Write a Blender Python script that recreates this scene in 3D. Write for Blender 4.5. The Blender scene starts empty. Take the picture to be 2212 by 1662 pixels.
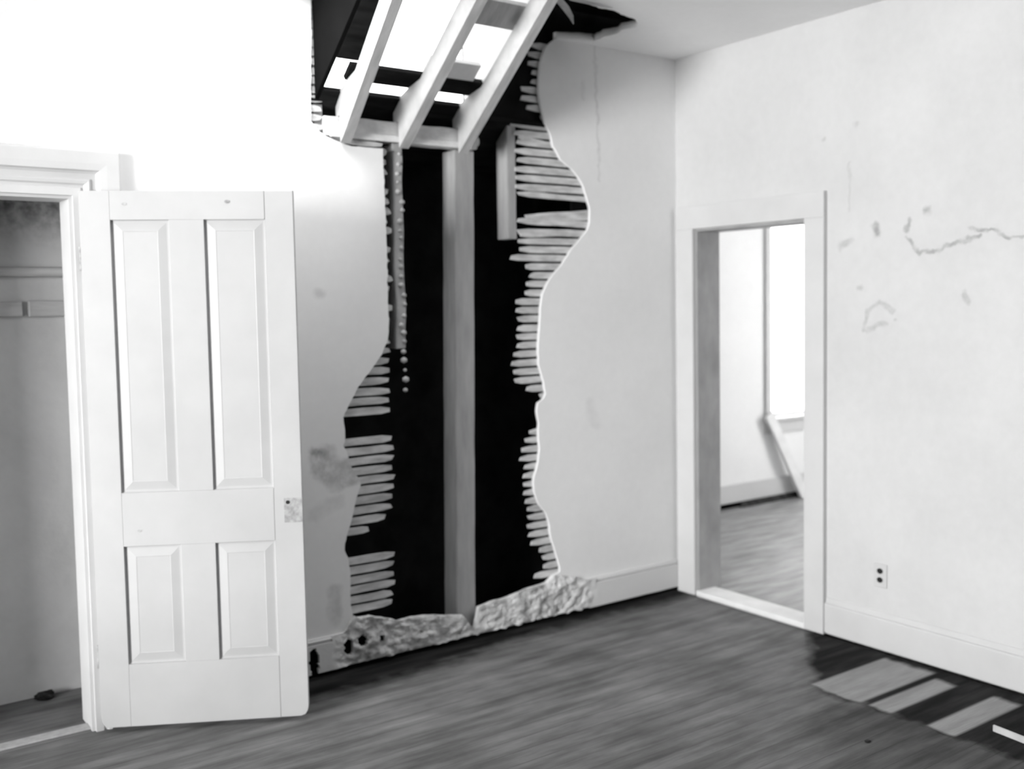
import bpy, bmesh, math, random
from mathutils import Vector, Matrix, noise

random.seed(7)
sc = bpy.context.scene
COL = sc.collection

# ------------------------------------------------------------------ camera
yaw, pitch, roll = 0.64172, -0.06383, -0.01531
F = Vector((math.sin(yaw)*math.cos(pitch), math.cos(yaw)*math.cos(pitch), math.sin(pitch)))
R0 = Vector((math.cos(yaw), -math.sin(yaw), 0)); U0 = R0.cross(F)
Rr = R0*math.cos(roll) + U0*math.sin(roll); Ur = -R0*math.sin(roll) + U0*math.cos(roll)
cam = bpy.data.cameras.new('camera'); camo = bpy.data.objects.new('camera', cam); COL.objects.link(camo)
camo.matrix_world = Matrix(((Rr.x, Ur.x, -F.x, -4.067), (Rr.y, Ur.y, -F.y, -4.257), (Rr.z, Ur.z, -F.z, 1.65), (0, 0, 0, 1)))
cam.sensor_fit = 'HORIZONTAL'; cam.sensor_width = 36.0; cam.lens = 36.0*2222.9/2212
cam.shift_x = (1106-1193)/2212; cam.shift_y = (799.25-831)/2212
cam.clip_start = 0.05
cam.dof.use_dof = True; cam.dof.focus_distance = 3.0; cam.dof.aperture_fstop = 36.0/1000/0.019*cam.lens/36.0
sc.camera = camo

# ------------------------------------------------------------------ light
sc.view_settings.view_transform = 'Standard'; sc.view_settings.look = 'None'
sc.view_settings.exposure = 0.58; sc.view_settings.gamma = 1.0; sc.view_settings.use_curve_mapping = False
world = bpy.data.worlds.new('overcast_sky'); sc.world = world; world.use_nodes = True
world.node_tree.nodes['Background'].inputs[0].default_value = (1, 1, 1, 1)
world.node_tree.nodes['Background'].inputs[1].default_value = 3.6

def daylight(name, loc, target, sx, sy, power, portal=False):
    l = bpy.data.lights.new(name, 'AREA'); l.shape = 'RECTANGLE'; l.size = sx; l.size_y = sy; l.energy = power
    o = bpy.data.objects.new(name, l); COL.objects.link(o); o.location = loc
    d = (Vector(target) - Vector(loc)).normalized(); z = -d
    x = Vector((0, 0, 1)).cross(z).normalized(); y = z.cross(x)
    o.rotation_euler = Matrix((x, y, z)).transposed().to_euler()
    if portal: l.cycles.is_portal = True
    return o
# daylight through the tall window in the left wall, close to the back wall
daylight('left_window_daylight', (-9.6, -3.1, 1.8), (-3.0, -1.0, 2.0), 1.5, 2.2, 730)
# sky light added above an unseen ceiling opening, left of the rafters (above the frame)
daylight('added_ceiling_daylight', (-2.51, -.42, 3.05), (-2.49, -.41, 2.0), .46, .58, 13)
daylight('far_room_window_daylight', (2.75, 1.62, 1.5), (2.6, 0.5, 1.2), 0.9, 1.6, 30)
daylight('far_room_added_daylight', (4.12, -0.5, 1.5), (3.0, -0.5, 1.4), 1.0, 1.6, 60)  # side light added to brighten the far room

# ------------------------------------------------------------------ materials
def newmat(name):
    m = bpy.data.materials.new(name); m.use_nodes = True
    nt = m.node_tree; b = nt.nodes['Principled BSDF']
    b.inputs['Specular IOR Level'].default_value = 0.2
    return m, nt, b
def nd(nt, t, **kw):
    n = nt.nodes.new(t)
    for k, v in kw.items(): setattr(n, k, v)
    return n
def math_(nt, op, a, b=None, c=None, clamp=False):
    n = nt.nodes.new('ShaderNodeMath'); n.operation = op; n.use_clamp = clamp
    for i, v in enumerate((a, b, c)):
        if v is None: continue
        if isinstance(v, (int, float)): n.inputs[i].default_value = v
        else: nt.links.new(v, n.inputs[i])
    return n.outputs[0]
def pos(nt): return nd(nt, 'ShaderNodeNewGeometry').outputs['Position']
def scaled(nt, v, s):
    m = nd(nt, 'ShaderNodeMapping'); m.inputs['Scale'].default_value = s; nt.links.new(v, m.inputs['Vector']); return m.outputs[0]
def noise_(nt, v, scale, detail=4, rough=.55):
    n = nd(nt, 'ShaderNodeTexNoise'); n.inputs['Scale'].default_value = scale; n.inputs['Detail'].default_value = detail
    n.inputs['Roughness'].default_value = rough; nt.links.new(v, n.inputs['Vector']); return n.outputs['Fac']
def maprange(nt, v, a, b, c, d, smooth=False):
    n = nd(nt, 'ShaderNodeMapRange'); n.clamp = True
    if smooth: n.interpolation_type = 'SMOOTHSTEP'
    nt.links.new(v, n.inputs['Value'])
    for k, x in zip(('From Min', 'From Max', 'To Min', 'To Max'), (a, b, c, d)): n.inputs[k].default_value = x
    return n.outputs[0]
def gray(nt, v, bsdf):
    c = nd(nt, 'ShaderNodeCombineColor')
    for i in range(3): nt.links.new(v, c.inputs[i])
    nt.links.new(c.outputs[0], bsdf.inputs['Base Color'])
def bump(nt, v, bsdf, strength, dist):
    b = nd(nt, 'ShaderNodeBump'); b.inputs['Strength'].default_value = strength; b.inputs['Distance'].default_value = dist
    nt.links.new(v, b.inputs['Height']); nt.links.new(b.outputs[0], bsdf.inputs['Normal'])

def simple(name, base, amp=.06, scale=6, rough=.75, sc3=(1, 1, 1), bs=.3, bd=.003, fine=60):
    m, nt, b = newmat(name); p = scaled(nt, pos(nt), sc3)
    n = noise_(nt, p, scale); v = maprange(nt, n, .3, .7, base-amp, base+amp)
    gray(nt, v, b); b.inputs['Roughness'].default_value = rough
    bump(nt, noise_(nt, p, fine), b, bs, bd)
    return m

def plaster(name, base, stains_and_shade=(), amp=.03, bump_d=.004):
    """stains: (points [(a,b)...], radius, strength, soft) in wall coordinates; axis chosen by caller through sep index"""
    m, nt, b = newmat(name); p = pos(nt)
    big = noise_(nt, p, 1.7, 5); fine = noise_(nt, p, 22, 5, .6)
    v = math_(nt, 'ADD', maprange(nt, big, .3, .7, base-amp, base+amp), maprange(nt, fine, .3, .7, -.012, .012))
    stain_shade_list, ax = stains_and_shade if stains_and_shade else ((), 0)
    if stain_shade_list:
        s = nd(nt, 'ShaderNodeSeparateXYZ')
        w = nd(nt, 'ShaderNodeTexNoise'); w.inputs['Scale'].default_value = 14; w.inputs['Detail'].default_value = 4
        nt.links.new(p, w.inputs['Vector'])
        ws = nd(nt, 'ShaderNodeVectorMath', operation='SUBTRACT'); nt.links.new(w.outputs['Color'], ws.inputs[0]); ws.inputs[1].default_value = (.5, .5, .5)
        wm = nd(nt, 'ShaderNodeVectorMath', operation='SCALE'); nt.links.new(ws.outputs[0], wm.inputs[0]); wm.inputs['Scale'].default_value = .07
        wa = nd(nt, 'ShaderNodeVectorMath', operation='ADD'); nt.links.new(p, wa.inputs[0]); nt.links.new(wm.outputs[0], wa.inputs[1])
        nt.links.new(wa.outputs[0], s.inputs[0])
        A, Z = s.outputs[ax], s.outputs[2]
        for pts, rad, dark, soft in stain_shade_list:
            dmin = None
            segs = list(zip(pts[:-1], pts[1:])) if len(pts) > 1 else [(pts[0], pts[0])]
            for (x0, z0), (x1, z1) in segs:
                dx, dz = x1-x0, z1-z0; L2 = max(dx*dx+dz*dz, 1e-9)
                px = math_(nt, 'SUBTRACT', A, x0); pz = math_(nt, 'SUBTRACT', Z, z0)
                t = math_(nt, 'ADD', math_(nt, 'MULTIPLY', px, dx/L2), math_(nt, 'MULTIPLY', pz, dz/L2), clamp=True)
                qx = math_(nt, 'SUBTRACT', px, math_(nt, 'MULTIPLY', t, dx)); qz = math_(nt, 'SUBTRACT', pz, math_(nt, 'MULTIPLY', t, dz))
                d = math_(nt, 'SQRT', math_(nt, 'ADD', math_(nt, 'MULTIPLY', qx, qx), math_(nt, 'MULTIPLY', qz, qz)))
                dmin = d if dmin is None else math_(nt, 'MINIMUM', dmin, d)
            k = maprange(nt, dmin, rad*(1-soft), rad, 1, 0, True)
            k = math_(nt, 'MULTIPLY', k, maprange(nt, fine, .35, .6, .35, 1))
            v = math_(nt, 'MULTIPLY', v, math_(nt, 'SUBTRACT', 1.0, math_(nt, 'MULTIPLY', k, dark)))
    gray(nt, v, b); b.inputs['Roughness'].default_value = .8
    h = math_(nt, 'ADD', math_(nt, 'MULTIPLY', noise_(nt, p, 5, 3), 1.0), math_(nt, 'MULTIPLY', fine, .25))
    bump(nt, h, b, .35, bump_d)
    return m

BW_ST = ([([(-2.17, .97), (-2.12, .90), (-2.05, .90)], .085, .38, .35), ([(-2.22, 1.02), (-2.17, 1.0)], .03, .4, .7),
          ([(-2.16, 1.72)], .04, .22, .8), ([(-2.13, .36), (-2.13, .25)], .05, .25, .7), ([(-2.22, .73), (-2.1, .78)], .05, .15, .8),
          ([(-.575, 3.0), (-.57, 2.8), (-.555, 2.3)], .012, .2, .9), ([(-.64, 1.12), (-.6, 1.0)], .05, .1, .9),
          ([(-2.88, 2.95), (-2.96, 2.72), (-3.05, 2.56), (-3.09, 2.42), (-3.11, 2.27)], .014, .14, .9),
          ([(-.66, 2.72), (-.66, 2.8)], .025, .12, .9), ([(-3.6, 3.1), (-3.62, 2.5)], .62, .20, .35)], 0)  # last entry: broad soft darkening at the upper left
RW_ST = ([([(-1.04, 2.42)], .02, .3, .8), ([(-1.21, 2.46)], .025, .25, .8), ([(-1.18, 2.3), (-1.18, 2.06)], .012, .16, .9),
          ([(-1.13, 1.91), (-1.18, 1.92)], .03, .28, .8), ([(-1.32, 1.99), (-1.33, 1.95)], .03, .45, .8),
          ([(-1.50, 2.0), (-1.49, 1.96)], .018, .45, .8), ([(-1.59, 2.03)], .03, .4, .8),
          ([(-1.49, 1.93), (-1.55, 1.86), (-1.66, 1.865), (-1.77, 1.89), (-1.84, 1.91)], .014, .4, .8),
          ([(-1.80, 1.935), (-1.92, 1.925), (-1.98, 1.89), (-2.1, 1.9)], .012, .4, .8),
          ([(-1.24, 1.70)], .02, .25, .8), ([(-1.26, 1.52), (-1.28, 1.60), (-1.34, 1.64), (-1.42, 1.60)], .016, .26, .8),
          ([(-1.28, 1.51), (-1.38, 1.54)], .018, .24, .8), ([(-1.44, 1.56)], .014, .3, .8), ([(-1.77, 1.68), (-1.79, 1.64)], .02, .28, .8)], 1)
M = {}
M['wall_back'] = plaster('worn_white_plaster', .78, BW_ST)
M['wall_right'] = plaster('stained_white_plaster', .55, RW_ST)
M['wall_plain'] = plaster('unseen_dark_plaster', .12)  # unseen walls coloured dark to cut bounced light
M['closet'] = plaster('dirty_shaded_closet_plaster', .62, ([([(-4.8, 2.36), (-2.9, 2.36)], .52, .95, .72)], 0), amp=.07, bump_d=.02)  # dark upper band paints the header's shade; the mottling is dirt
M['ceiling'] = plaster('ceiling_plaster', .88)
M['far'] = plaster('far_room_plaster', .78)
M['trim'] = simple('white_trim_paint', .55, .02, 5, .5, bs=.1)
M['door'] = simple('white_door_paint', .43, .02, 4, .45, bs=.08, bd=.001)
M['jamb'] = simple('dirty_shaded_jamb_paint', .33, .06, 9, .7, (1, 1, .5), bs=.1)  # dirt mottling on a base darkened for the jamb's shade
M['metal'] = simple('worn_lock_metal', .34, .12, 40, .45)
M['lath'] = simple('split_wood_lath', .56, .16, 9, .85, (1, 1, 4), bs=.6, bd=.004, fine=40)
M['stud'] = simple('rough_sawn_lumber', .38, .05, 6, .8, (5, 5, .8), bs=.4, bd=.003)
M['rafter'] = simple('roof_rafter_lumber', .46, .08, 7, .8, (5, 1, 1), bs=.4, bd=.003)
M['pale_board'] = simple('pale_planed_board', .72, .06, 7, .7)
M['plate'] = simple('plaster_smeared_plate', .66, .1, 14, .85, (1, 1, 2), bs=.6, bd=.004)
M['shade_black'] = simple('shade_black_boards', .012, .005, 6, .95)  # near-black colour stands in for the shade inside the cavity
M['deck'] = simple('shade_dark_boards', .014, .006, 6, .9, (1, 5, 5))  # near-black paints in the shade under the roof boards
M['debris'] = plaster('broken_plaster', .42, amp=.16, bump_d=.02)
M['outlet'] = simple('outlet_plastic', .52, .01, 5, .35, bs=0)
M['black'] = simple('black_socket', .015, .003, 5, .5, bs=0)
M['dark_rail'] = simple('closet_rail_wood', .5, .08, 9, .7, (.6, 4, 4))
M['gap_shade'] = simple('gap_shade_black', .005, .001, 5, 1, bs=0)  # near-black colour standing for shade in gaps and hollows
for k_ in ('gap_shade', 'shade_black', 'deck'): M[k_].node_tree.nodes['Principled BSDF'].inputs['Specular IOR Level'].default_value = 0.02

def base_board_mat():
    m, nt, b = newmat('painted_baseboard'); p = pos(nt)
    s = nd(nt, 'ShaderNodeSeparateXYZ'); nt.links.new(p, s.inputs[0])
    n = noise_(nt, p, 17, 5, .6)
    inz = math_(nt, 'MULTIPLY', maprange(nt, s.outputs[0], -2.12, -2.02, 0, 1), maprange(nt, s.outputs[0], -.8, -.62, 1, 0))
    dirt = math_(nt, 'MULTIPLY', inz, maprange(nt, n, 0.42, .62, 0, .42))
    v = math_(nt, 'MULTIPLY', math_(nt, 'SUBTRACT', 1.0, dirt), .66)
    gray(nt, v, b); b.inputs['Roughness'].default_value = .75
    bump(nt, n, b, .4, .006)
    return m
M['bb'] = base_board_mat()

def floor_mat():
    m, nt, b = newmat('worn_plank_floor'); p = pos(nt)
    s = nd(nt, 'ShaderNodeSeparateXYZ'); nt.links.new(p, s.inputs[0]); X, Y = s.outputs[0], s.outputs[1]
    W = .092
    pid = math_(nt, 'FLOOR', math_(nt, 'DIVIDE', Y, W))
    wn = nd(nt, 'ShaderNodeTexWhiteNoise', noise_dimensions='1D'); nt.links.new(pid, wn.inputs['W'])
    streak = noise_(nt, scaled(nt, p, (.8, 6, 1)), 2.6, 5, .55)
    fine = noise_(nt, scaled(nt, p, (2.5, 45, 1)), 4, 4, .6)
    blot = noise_(nt, p, 2.2, 5, .6)
    v = maprange(nt, streak, .34, .68, .095, .185)
    v = math_(nt, 'MULTIPLY', v, maprange(nt, blot, .3, .7, .75, 1.3))
    v = math_(nt, 'MULTIPLY', v, maprange(nt, fine, .3, .7, .88, 1.12))
    v = math_(nt, 'MULTIPLY', v, maprange(nt, wn.outputs['Value'], 0, 1, .9, 1.1))
    # seams between planks
    fr = math_(nt, 'FRACT', math_(nt, 'DIVIDE', Y, W))
    seam = math_(nt, 'GREATER_THAN', fr, .965)
    v = math_(nt, 'MULTIPLY', v, math_(nt, 'SUBTRACT', 1.0, math_(nt, 'MULTIPLY', seam, maprange(nt, blot, .4, .6, .1, .5))))
    # dark varnish round the room's edge; back band widened to paint the door's shadow
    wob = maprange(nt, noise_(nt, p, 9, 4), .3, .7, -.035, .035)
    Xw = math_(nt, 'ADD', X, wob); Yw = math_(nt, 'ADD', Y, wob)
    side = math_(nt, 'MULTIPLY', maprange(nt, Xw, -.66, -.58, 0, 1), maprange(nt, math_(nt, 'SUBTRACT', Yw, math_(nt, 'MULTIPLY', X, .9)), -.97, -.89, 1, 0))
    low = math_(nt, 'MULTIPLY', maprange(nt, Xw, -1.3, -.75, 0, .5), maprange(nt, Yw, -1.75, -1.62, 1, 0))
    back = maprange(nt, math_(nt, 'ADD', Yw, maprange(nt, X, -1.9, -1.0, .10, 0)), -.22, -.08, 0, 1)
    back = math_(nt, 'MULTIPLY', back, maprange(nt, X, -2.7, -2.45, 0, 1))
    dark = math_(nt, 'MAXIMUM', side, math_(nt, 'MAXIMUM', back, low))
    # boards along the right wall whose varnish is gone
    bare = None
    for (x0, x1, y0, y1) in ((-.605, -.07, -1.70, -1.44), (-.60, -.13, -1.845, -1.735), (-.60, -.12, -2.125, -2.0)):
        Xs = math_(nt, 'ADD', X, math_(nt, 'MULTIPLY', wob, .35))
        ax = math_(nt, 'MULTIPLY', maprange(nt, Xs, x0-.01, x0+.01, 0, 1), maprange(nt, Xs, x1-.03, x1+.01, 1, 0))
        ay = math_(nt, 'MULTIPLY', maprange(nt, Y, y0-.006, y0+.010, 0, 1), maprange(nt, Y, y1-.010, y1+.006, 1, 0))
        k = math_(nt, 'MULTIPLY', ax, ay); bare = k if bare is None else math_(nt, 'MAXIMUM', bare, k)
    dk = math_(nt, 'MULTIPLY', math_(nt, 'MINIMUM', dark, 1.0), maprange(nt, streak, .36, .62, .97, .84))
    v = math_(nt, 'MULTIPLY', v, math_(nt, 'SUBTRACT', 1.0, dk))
    mix = nd(nt, 'ShaderNodeMix'); mix.data_type = 'FLOAT'
    nt.links.new(math_(nt, 'MULTIPLY', bare, maprange(nt, streak, 0.38, .6, .8, 1)), mix.inputs[0]); nt.links.new(v, mix.inputs[2])
    nt.links.new(maprange(nt, fine, .3, .7, .29, .37), mix.inputs[3])
    gray(nt, mix.outputs[0], b)
    b.inputs['Roughness'].default_value = .65; b.inputs['Specular IOR Level'].default_value = .07
    hh = math_(nt, 'SUBTRACT', math_(nt, 'MULTIPLY', fine, .3), seam)
    bump(nt, hh, b, .25, .003)
    return m
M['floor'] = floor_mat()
M['far_floor'] = simple('far_room_floor_paint', .24, .09, 3, .5, (1, 5, 1))

def glass_mat():
    m = bpy.data.materials.new('window_glass'); m.use_nodes = True; nt = m.node_tree
    nt.nodes.remove(nt.nodes['Principled BSDF'])
    t = nd(nt, 'ShaderNodeBsdfTransparent'); t.inputs[0].default_value = (.95, .95, .95, 1)
    g = nd(nt, 'ShaderNodeBsdfGlossy'); g.inputs['Roughness'].default_value = .02
    mx = nd(nt, 'ShaderNodeMixShader'); mx.inputs[0].default_value = .05
    nt.links.new(t.outputs[0], mx.inputs[1]); nt.links.new(g.outputs[0], mx.inputs[2])
    nt.links.new(mx.outputs[0], nt.nodes['Material Output'].inputs[0]); return m
M['glass'] = glass_mat()

# ------------------------------------------------------------------ mesh helpers
def finish(name, bm, mat, parent=None, origin=None, smooth=False):
    me = bpy.data.meshes.new(name)
    bmesh.ops.recalc_face_normals(bm, faces=bm.faces)
    if origin is None:
        vs = [v.co for v in bm.verts]
        origin = Vector((sum(v.x for v in vs)/len(vs), sum(v.y for v in vs)/len(vs), min(v.z for v in vs)))
    origin = Vector(origin)
    for v in bm.verts: v.co -= origin
    bm.to_mesh(me); bm.free(); me.materials.append(M[mat])
    if smooth:
        for p in me.polygons: p.use_smooth = True
    o = bpy.data.objects.new(name, me); COL.objects.link(o)
    if parent is not None:
        o.parent = parent; o.location = origin - parent.location if parent.parent is None else origin - parent.location - parent.parent.location
    else: o.location = origin
    return o
def box(bm, x0, x1, y0, y1, z0, z1, bev=0):
    g = bmesh.ops.create_cube(bm, size=1)['verts']
    for v in g:
        v.co = Vector(((x0+x1)/2+v.co.x*(x1-x0), (y0+y1)/2+v.co.y*(y1-y0), (z0+z1)/2+v.co.z*(z1-z0)))
    if bev:
        es = list({e for v in g for e in v.link_edges})
        bmesh.ops.bevel(bm, geom=es, offset=bev, segments=2, affect='EDGES', profile=.5)
def boxo(name, dims, mat, parent=None, bev=0):
    bm = bmesh.new(); box(bm, *dims, bev=bev); return finish(name, bm, mat, parent)
def tag(o, label, cat=None, group=None, kind=None):
    o['label'] = label
    if cat: o['category'] = cat
    if group: o['group'] = group
    if kind: o['kind'] = kind
    return o
def struct(o, label, cat=None): return tag(o, label, cat, kind='structure')
def empty(name, loc):
    o = bpy.data.objects.new(name, None); COL.objects.link(o); o.location = loc; return o
def extruded(name, outlines, mat, plane, d0, d1, parent=None, origin=None):
    """outlines: list of closed 2D polygons (first outer, rest holes). plane 'xz' extrudes along y, 'yz' along x, 'xy' along z."""
    cu = bpy.data.curves.new('tmp', 'CURVE'); cu.dimensions = '2D'; cu.fill_mode = 'BOTH'; cu.extrude = abs(d1-d0)/2
    for poly in outlines:
        s = cu.splines.new('POLY'); s.points.add(len(poly)-1); s.use_cyclic_u = True
        for p, (a, b) in zip(s.points, poly): p.co = (a, b, 0, 1)
    co = bpy.data.objects.new('tmp', cu); COL.objects.link(co)
    dg = bpy.context.evaluated_depsgraph_get(); me0 = bpy.data.meshes.new_from_object(co.evaluated_get(dg))
    bm = bmesh.new(); bm.from_mesh(me0); bpy.data.objects.remove(co); bpy.data.curves.remove(cu); bpy.data.meshes.remove(me0)
    bmesh.ops.remove_doubles(bm, verts=bm.verts, dist=1e-5)
    c = (d0+d1)/2
    for v in bm.verts:
        a, b, h = v.co
        v.co = {'xz': Vector((a, c+h, b)), 'yz': Vector((c+h, a, b)), 'xy': Vector((a, b, c+h))}[plane]
    return finish(name, bm, mat, parent, origin)

def roughen(poly, step=.018, amp=.004, seed=0):
    out = []
    for i in range(len(poly)):
        a = Vector(poly[i]); b = Vector(poly[(i+1) % len(poly)]); n = max(1, int((b-a).length/step))
        if (b-a).length > .9: n = 1
        for k in range(n):
            p = a.lerp(b, k/n)
            if n > 1 or (b-a).length < .9:
                q = noise.noise_vector(Vector((p.x*30, p.y*30, seed)))
                p = p + Vector((q.x, q.y))*amp
            out.append((p.x, p.y))
    return out

# ------------------------------------------------------------------ the room shell
HOLE_R = [(-0.833, 3.016), (-0.872, 2.969), (-0.899, 2.943), (-0.929, 2.87), (-0.939, 2.799), (-0.944, 2.718), (-0.928, 2.639), (-0.906, 2.572), (-0.872, 2.516), (-0.858, 2.459), (-0.809, 2.392), (-0.74, 2.35), (-0.689, 2.305), (-0.659, 2.259), (-0.635, 2.2), (-0.62, 2.14), (-0.621, 2.079), (-0.637, 2.037), (-0.685, 1.992), (-0.748, 1.931), (-0.81, 1.858), (-0.871, 1.798), (-0.91, 1.75), (-0.938, 1.703), (-0.954, 1.632), (-0.958, 1.55), (-0.972, 1.443), (-0.969, 1.337), (-0.941, 1.252), (-0.93, 1.191), (-0.943, 1.163), (-0.978, 1.142), (-0.988, 1.1), (-0.975, 1.039), (-0.979, 0.979), (-0.974, 0.907), (-0.982, 0.836), (-1.0, 0.79), (-1.015, 0.755), (-1.011, 0.683), (-0.983, 0.619), (-0.939, 0.565), (-0.919, 0.513), (-0.912, 0.439), (-0.883, 0.361), (-0.854, 0.27), (-0.855, 0.241)]
HOLE_B = [(-0.895, 0.235), (-0.946, 0.2), (-1.065, 0.192), (-1.181, 0.17), (-1.293, 0.163), (-1.365, 0.153), (-1.395, 0.042), (-1.427, 0.076), (-1.457, 0.129), (-1.562, 0.149), (-1.665, 0.169), (-1.753, 0.176), (-1.814, 0.172), (-1.874, 0.197), (-1.957, 0.223), (-2.016, 0.225), (-2.045, 0.24)]
HOLE_L = [(-2.055, 0.31), (-2.053, 0.374), (-2.052, 0.46), (-2.06, 0.515), (-2.077, 0.549), (-2.074, 0.581), (-2.056, 0.631), (-2.041, 0.672), (-2.024, 0.733), (-2.016, 0.764), (-2.006, 0.795), (-1.988, 0.835), (-1.992, 0.867), (-2.018, 0.902), (-2.04, 0.947), (-2.05, 1.001), (-2.069, 1.03), (-2.058, 1.044), (-2.058, 1.096), (-2.063, 1.159), (-2.056, 1.176), (-2.02, 1.23), (-1.984, 1.291), (-1.912, 1.371), (-1.863, 1.433), (-1.83, 1.496), (-1.823, 1.57), (-1.824, 1.698), (-1.824, 1.889), (-1.827, 2.1), (-1.831, 2.309), (-1.831, 2.368), (-1.986, 2.368), (-2.074, 2.39), (-2.139, 2.418), (-2.176, 2.461), (-2.174, 2.584), (-2.164, 2.783), (-2.162, 2.981)]
XL, YF, H = -6.3, -5.3, 3.0
hole = HOLE_R + HOLE_B + HOLE_L
hole[0] = (-0.833, 3.0); hole[-1] = (-2.162, 3.0)
wall_poly = [(XL, .0), (-4.06, .0), (-4.06, 2.09), (-3.157, 2.09), (-3.157, .0), (0, .0), (0, H)] + roughen(hole, .015, .004)[:-1] + [(XL, H)]
o = extruded('wall_back', [wall_poly], 'wall_back', 'xz', 0, .02)
struct(o, 'white plaster back wall torn open in a ragged hole showing lath and studs', 'wall')

# right wall with the doorway
OY0, OY1, OZ = -.93, -.157, 2.05
o = extruded('wall_right', [[(YF, 0), (OY0, 0), (OY0, OZ), (OY1, OZ), (OY1, 0), (1.36, 0), (1.36, H), (YF, H)]], 'wall_right', 'yz', 0, .17)
struct(o, 'stained white plaster right wall with an open doorway', 'wall')
# left wall and front wall (out of the frame) with their windows
o = extruded('wall_left', [[(YF, 0), (.0, 0), (.0, H), (YF, H)], [(-3.4, .6), (-1.1, .6), (-1.1, 2.9), (-3.4, 2.9)]], 'wall_plain', 'yz', XL-.2, XL)
struct(o, 'unseen left wall with high window', 'wall')
o = extruded('wall_front', [[(XL-.2, 0), (.17, 0), (.17, H), (XL-.2, H)]], 'wall_plain', 'xz', YF-.2, YF)
struct(o, 'front plaster wall behind the viewer', 'wall')

# floor, with a thin dark gap before the threshold and a dark gap under the baseboard
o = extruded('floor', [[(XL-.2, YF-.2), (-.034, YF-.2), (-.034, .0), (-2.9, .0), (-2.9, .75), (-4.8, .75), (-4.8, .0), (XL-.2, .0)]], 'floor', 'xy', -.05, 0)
struct(o, 'worn grey wooden plank floor with dark varnished edges and the door shadow painted in', 'floor')
boxo('subfloor', (-3.4, .17, -3, .6, -.14, -.07), 'gap_shade')['kind'] = 'structure'  # black colour stands for the shade in the floor gap
bpy.data.objects['subfloor']['label'] = 'subfloor below the planks, black for the gap shade'
# ceiling with a torn corner over the wall hole
CEIL = [(-.833, .0), (-.72, -.06), (-.64, -.08), (-.655, -.17), (-.635, -.25), (-.665, -.32), (-.64, -.39), (-.66, -.44), (-.74, -.50), (-.84, -.525), (-.9, -.555), (-1.0, -.55), (-1.11, -.58), (-1.3, -.64), (-1.5, -.78), (-1.7, -.95), (-2.0, -1.0), (-2.15, -.9), (-2.19, -.5), (-2.162, 0)]
cp = [(XL-.2, YF-.2), (.17, YF-.2), (.17, .02), (-.833, .02)] + roughen(CEIL, .02, .010)[:-1] + [(-2.162, 0), (-2.162, .02), (XL-.2, .02)]
ADDED_OPENING = [(-2.75, -.72), (-2.27, -.72), (-2.27, -.12), (-2.75, -.12)]  # unseen opening cut in the ceiling for the added light
o = extruded('ceiling', [cp, ADDED_OPENING], 'ceiling', 'xy', H, H+.035)
struct(o, 'white plaster ceiling torn open above the wall hole', 'ceiling')

bm = bmesh.new()
for b in ((-2.79, -2.75, -.76, -.08), (-2.27, -2.24, -.76, -.08), (-2.75, -2.27, -.76, -.72), (-2.75, -2.27, -.12, -.08)): box(bm, *b, 3.036, 3.30)
struct(finish('ceiling_added_shaft', bm, 'wall_plain'), 'shaft of the unseen ceiling opening added for light', 'ceiling')

# cavity behind the wall, below the roof slope, boxed near-black for its shade
def darkbox(name, label, boxes, mat='shade_black'):
    bm = bmesh.new()
    for b in boxes: box(bm, *b)
    return struct(finish(name, bm, mat), label)
darkbox('trim_1', 'boards lining the space behind the hole, coloured near black for its shade', [
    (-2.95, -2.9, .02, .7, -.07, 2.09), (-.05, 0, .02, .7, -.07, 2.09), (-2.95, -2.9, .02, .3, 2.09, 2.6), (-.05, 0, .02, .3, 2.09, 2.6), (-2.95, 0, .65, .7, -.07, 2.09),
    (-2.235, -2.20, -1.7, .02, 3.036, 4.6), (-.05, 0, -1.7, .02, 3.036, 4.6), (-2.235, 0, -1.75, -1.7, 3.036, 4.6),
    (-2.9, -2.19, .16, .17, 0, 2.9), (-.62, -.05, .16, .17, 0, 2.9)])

# closet behind the open door
bm = bmesh.new()
box(bm, -4.7, -2.95, .54, .58, -.05, 2.6)
struct(finish('wall_closet', bm, 'closet'), 'dirty grey plaster wall inside the closet, its top darkened for shade', 'wall')
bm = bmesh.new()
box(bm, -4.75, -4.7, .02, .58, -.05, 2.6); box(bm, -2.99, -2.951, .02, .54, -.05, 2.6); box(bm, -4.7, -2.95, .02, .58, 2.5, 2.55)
struct(finish('ceiling_closet', bm, 'deck'), 'closet sides and ceiling, coloured near black for shade', 'ceiling')  # near-black sides put the closet's shade into the colour

# far room seen through the doorway
bm = bmesh.new(); box(bm, .06, 4.0, -2.6, 1.5, -.05, .018)
struct(finish('floor_far', bm, 'far_floor'), 'dusty floor of the room beyond the doorway', 'floor')
o = extruded('wall_far', [[(.0, -.05), (4.0, -.05), (4.0, 3.05), (.0, 3.05)], [(2.33, .70), (3.15, .70), (3.15, 2.35), (2.33, 2.35)]], 'far', 'xz', 1.36, 1.5)
struct(o, 'white wall with a bright window in the room beyond the doorway', 'wall')
o = extruded('wall_far_side', [[(-2.6, -.05), (1.5, -.05), (1.5, 3.05), (-2.6, 3.05)], [(-1.0, .7), (0, .7), (0, 2.4), (-1.0, 2.4)]], 'far', 'yz', 4.0, 4.1)
struct(o, 'side wall of the room beyond, with its added window', 'wall')
o = boxo('wall_far_near', (.17, 4.0, -2.7, -2.6, -.05, 3.05), 'far'); struct(o, 'near wall of the room beyond', 'wall')
o = boxo('ceiling_far', (.0, 4.1, -2.7, 1.5, 3.0, 3.05), 'far'); struct(o, 'ceiling of the room beyond', 'ceiling')
bm = bmesh.new(); box(bm, .17, 4.0, 1.34, 1.36, .06, .205, .003)
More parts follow.
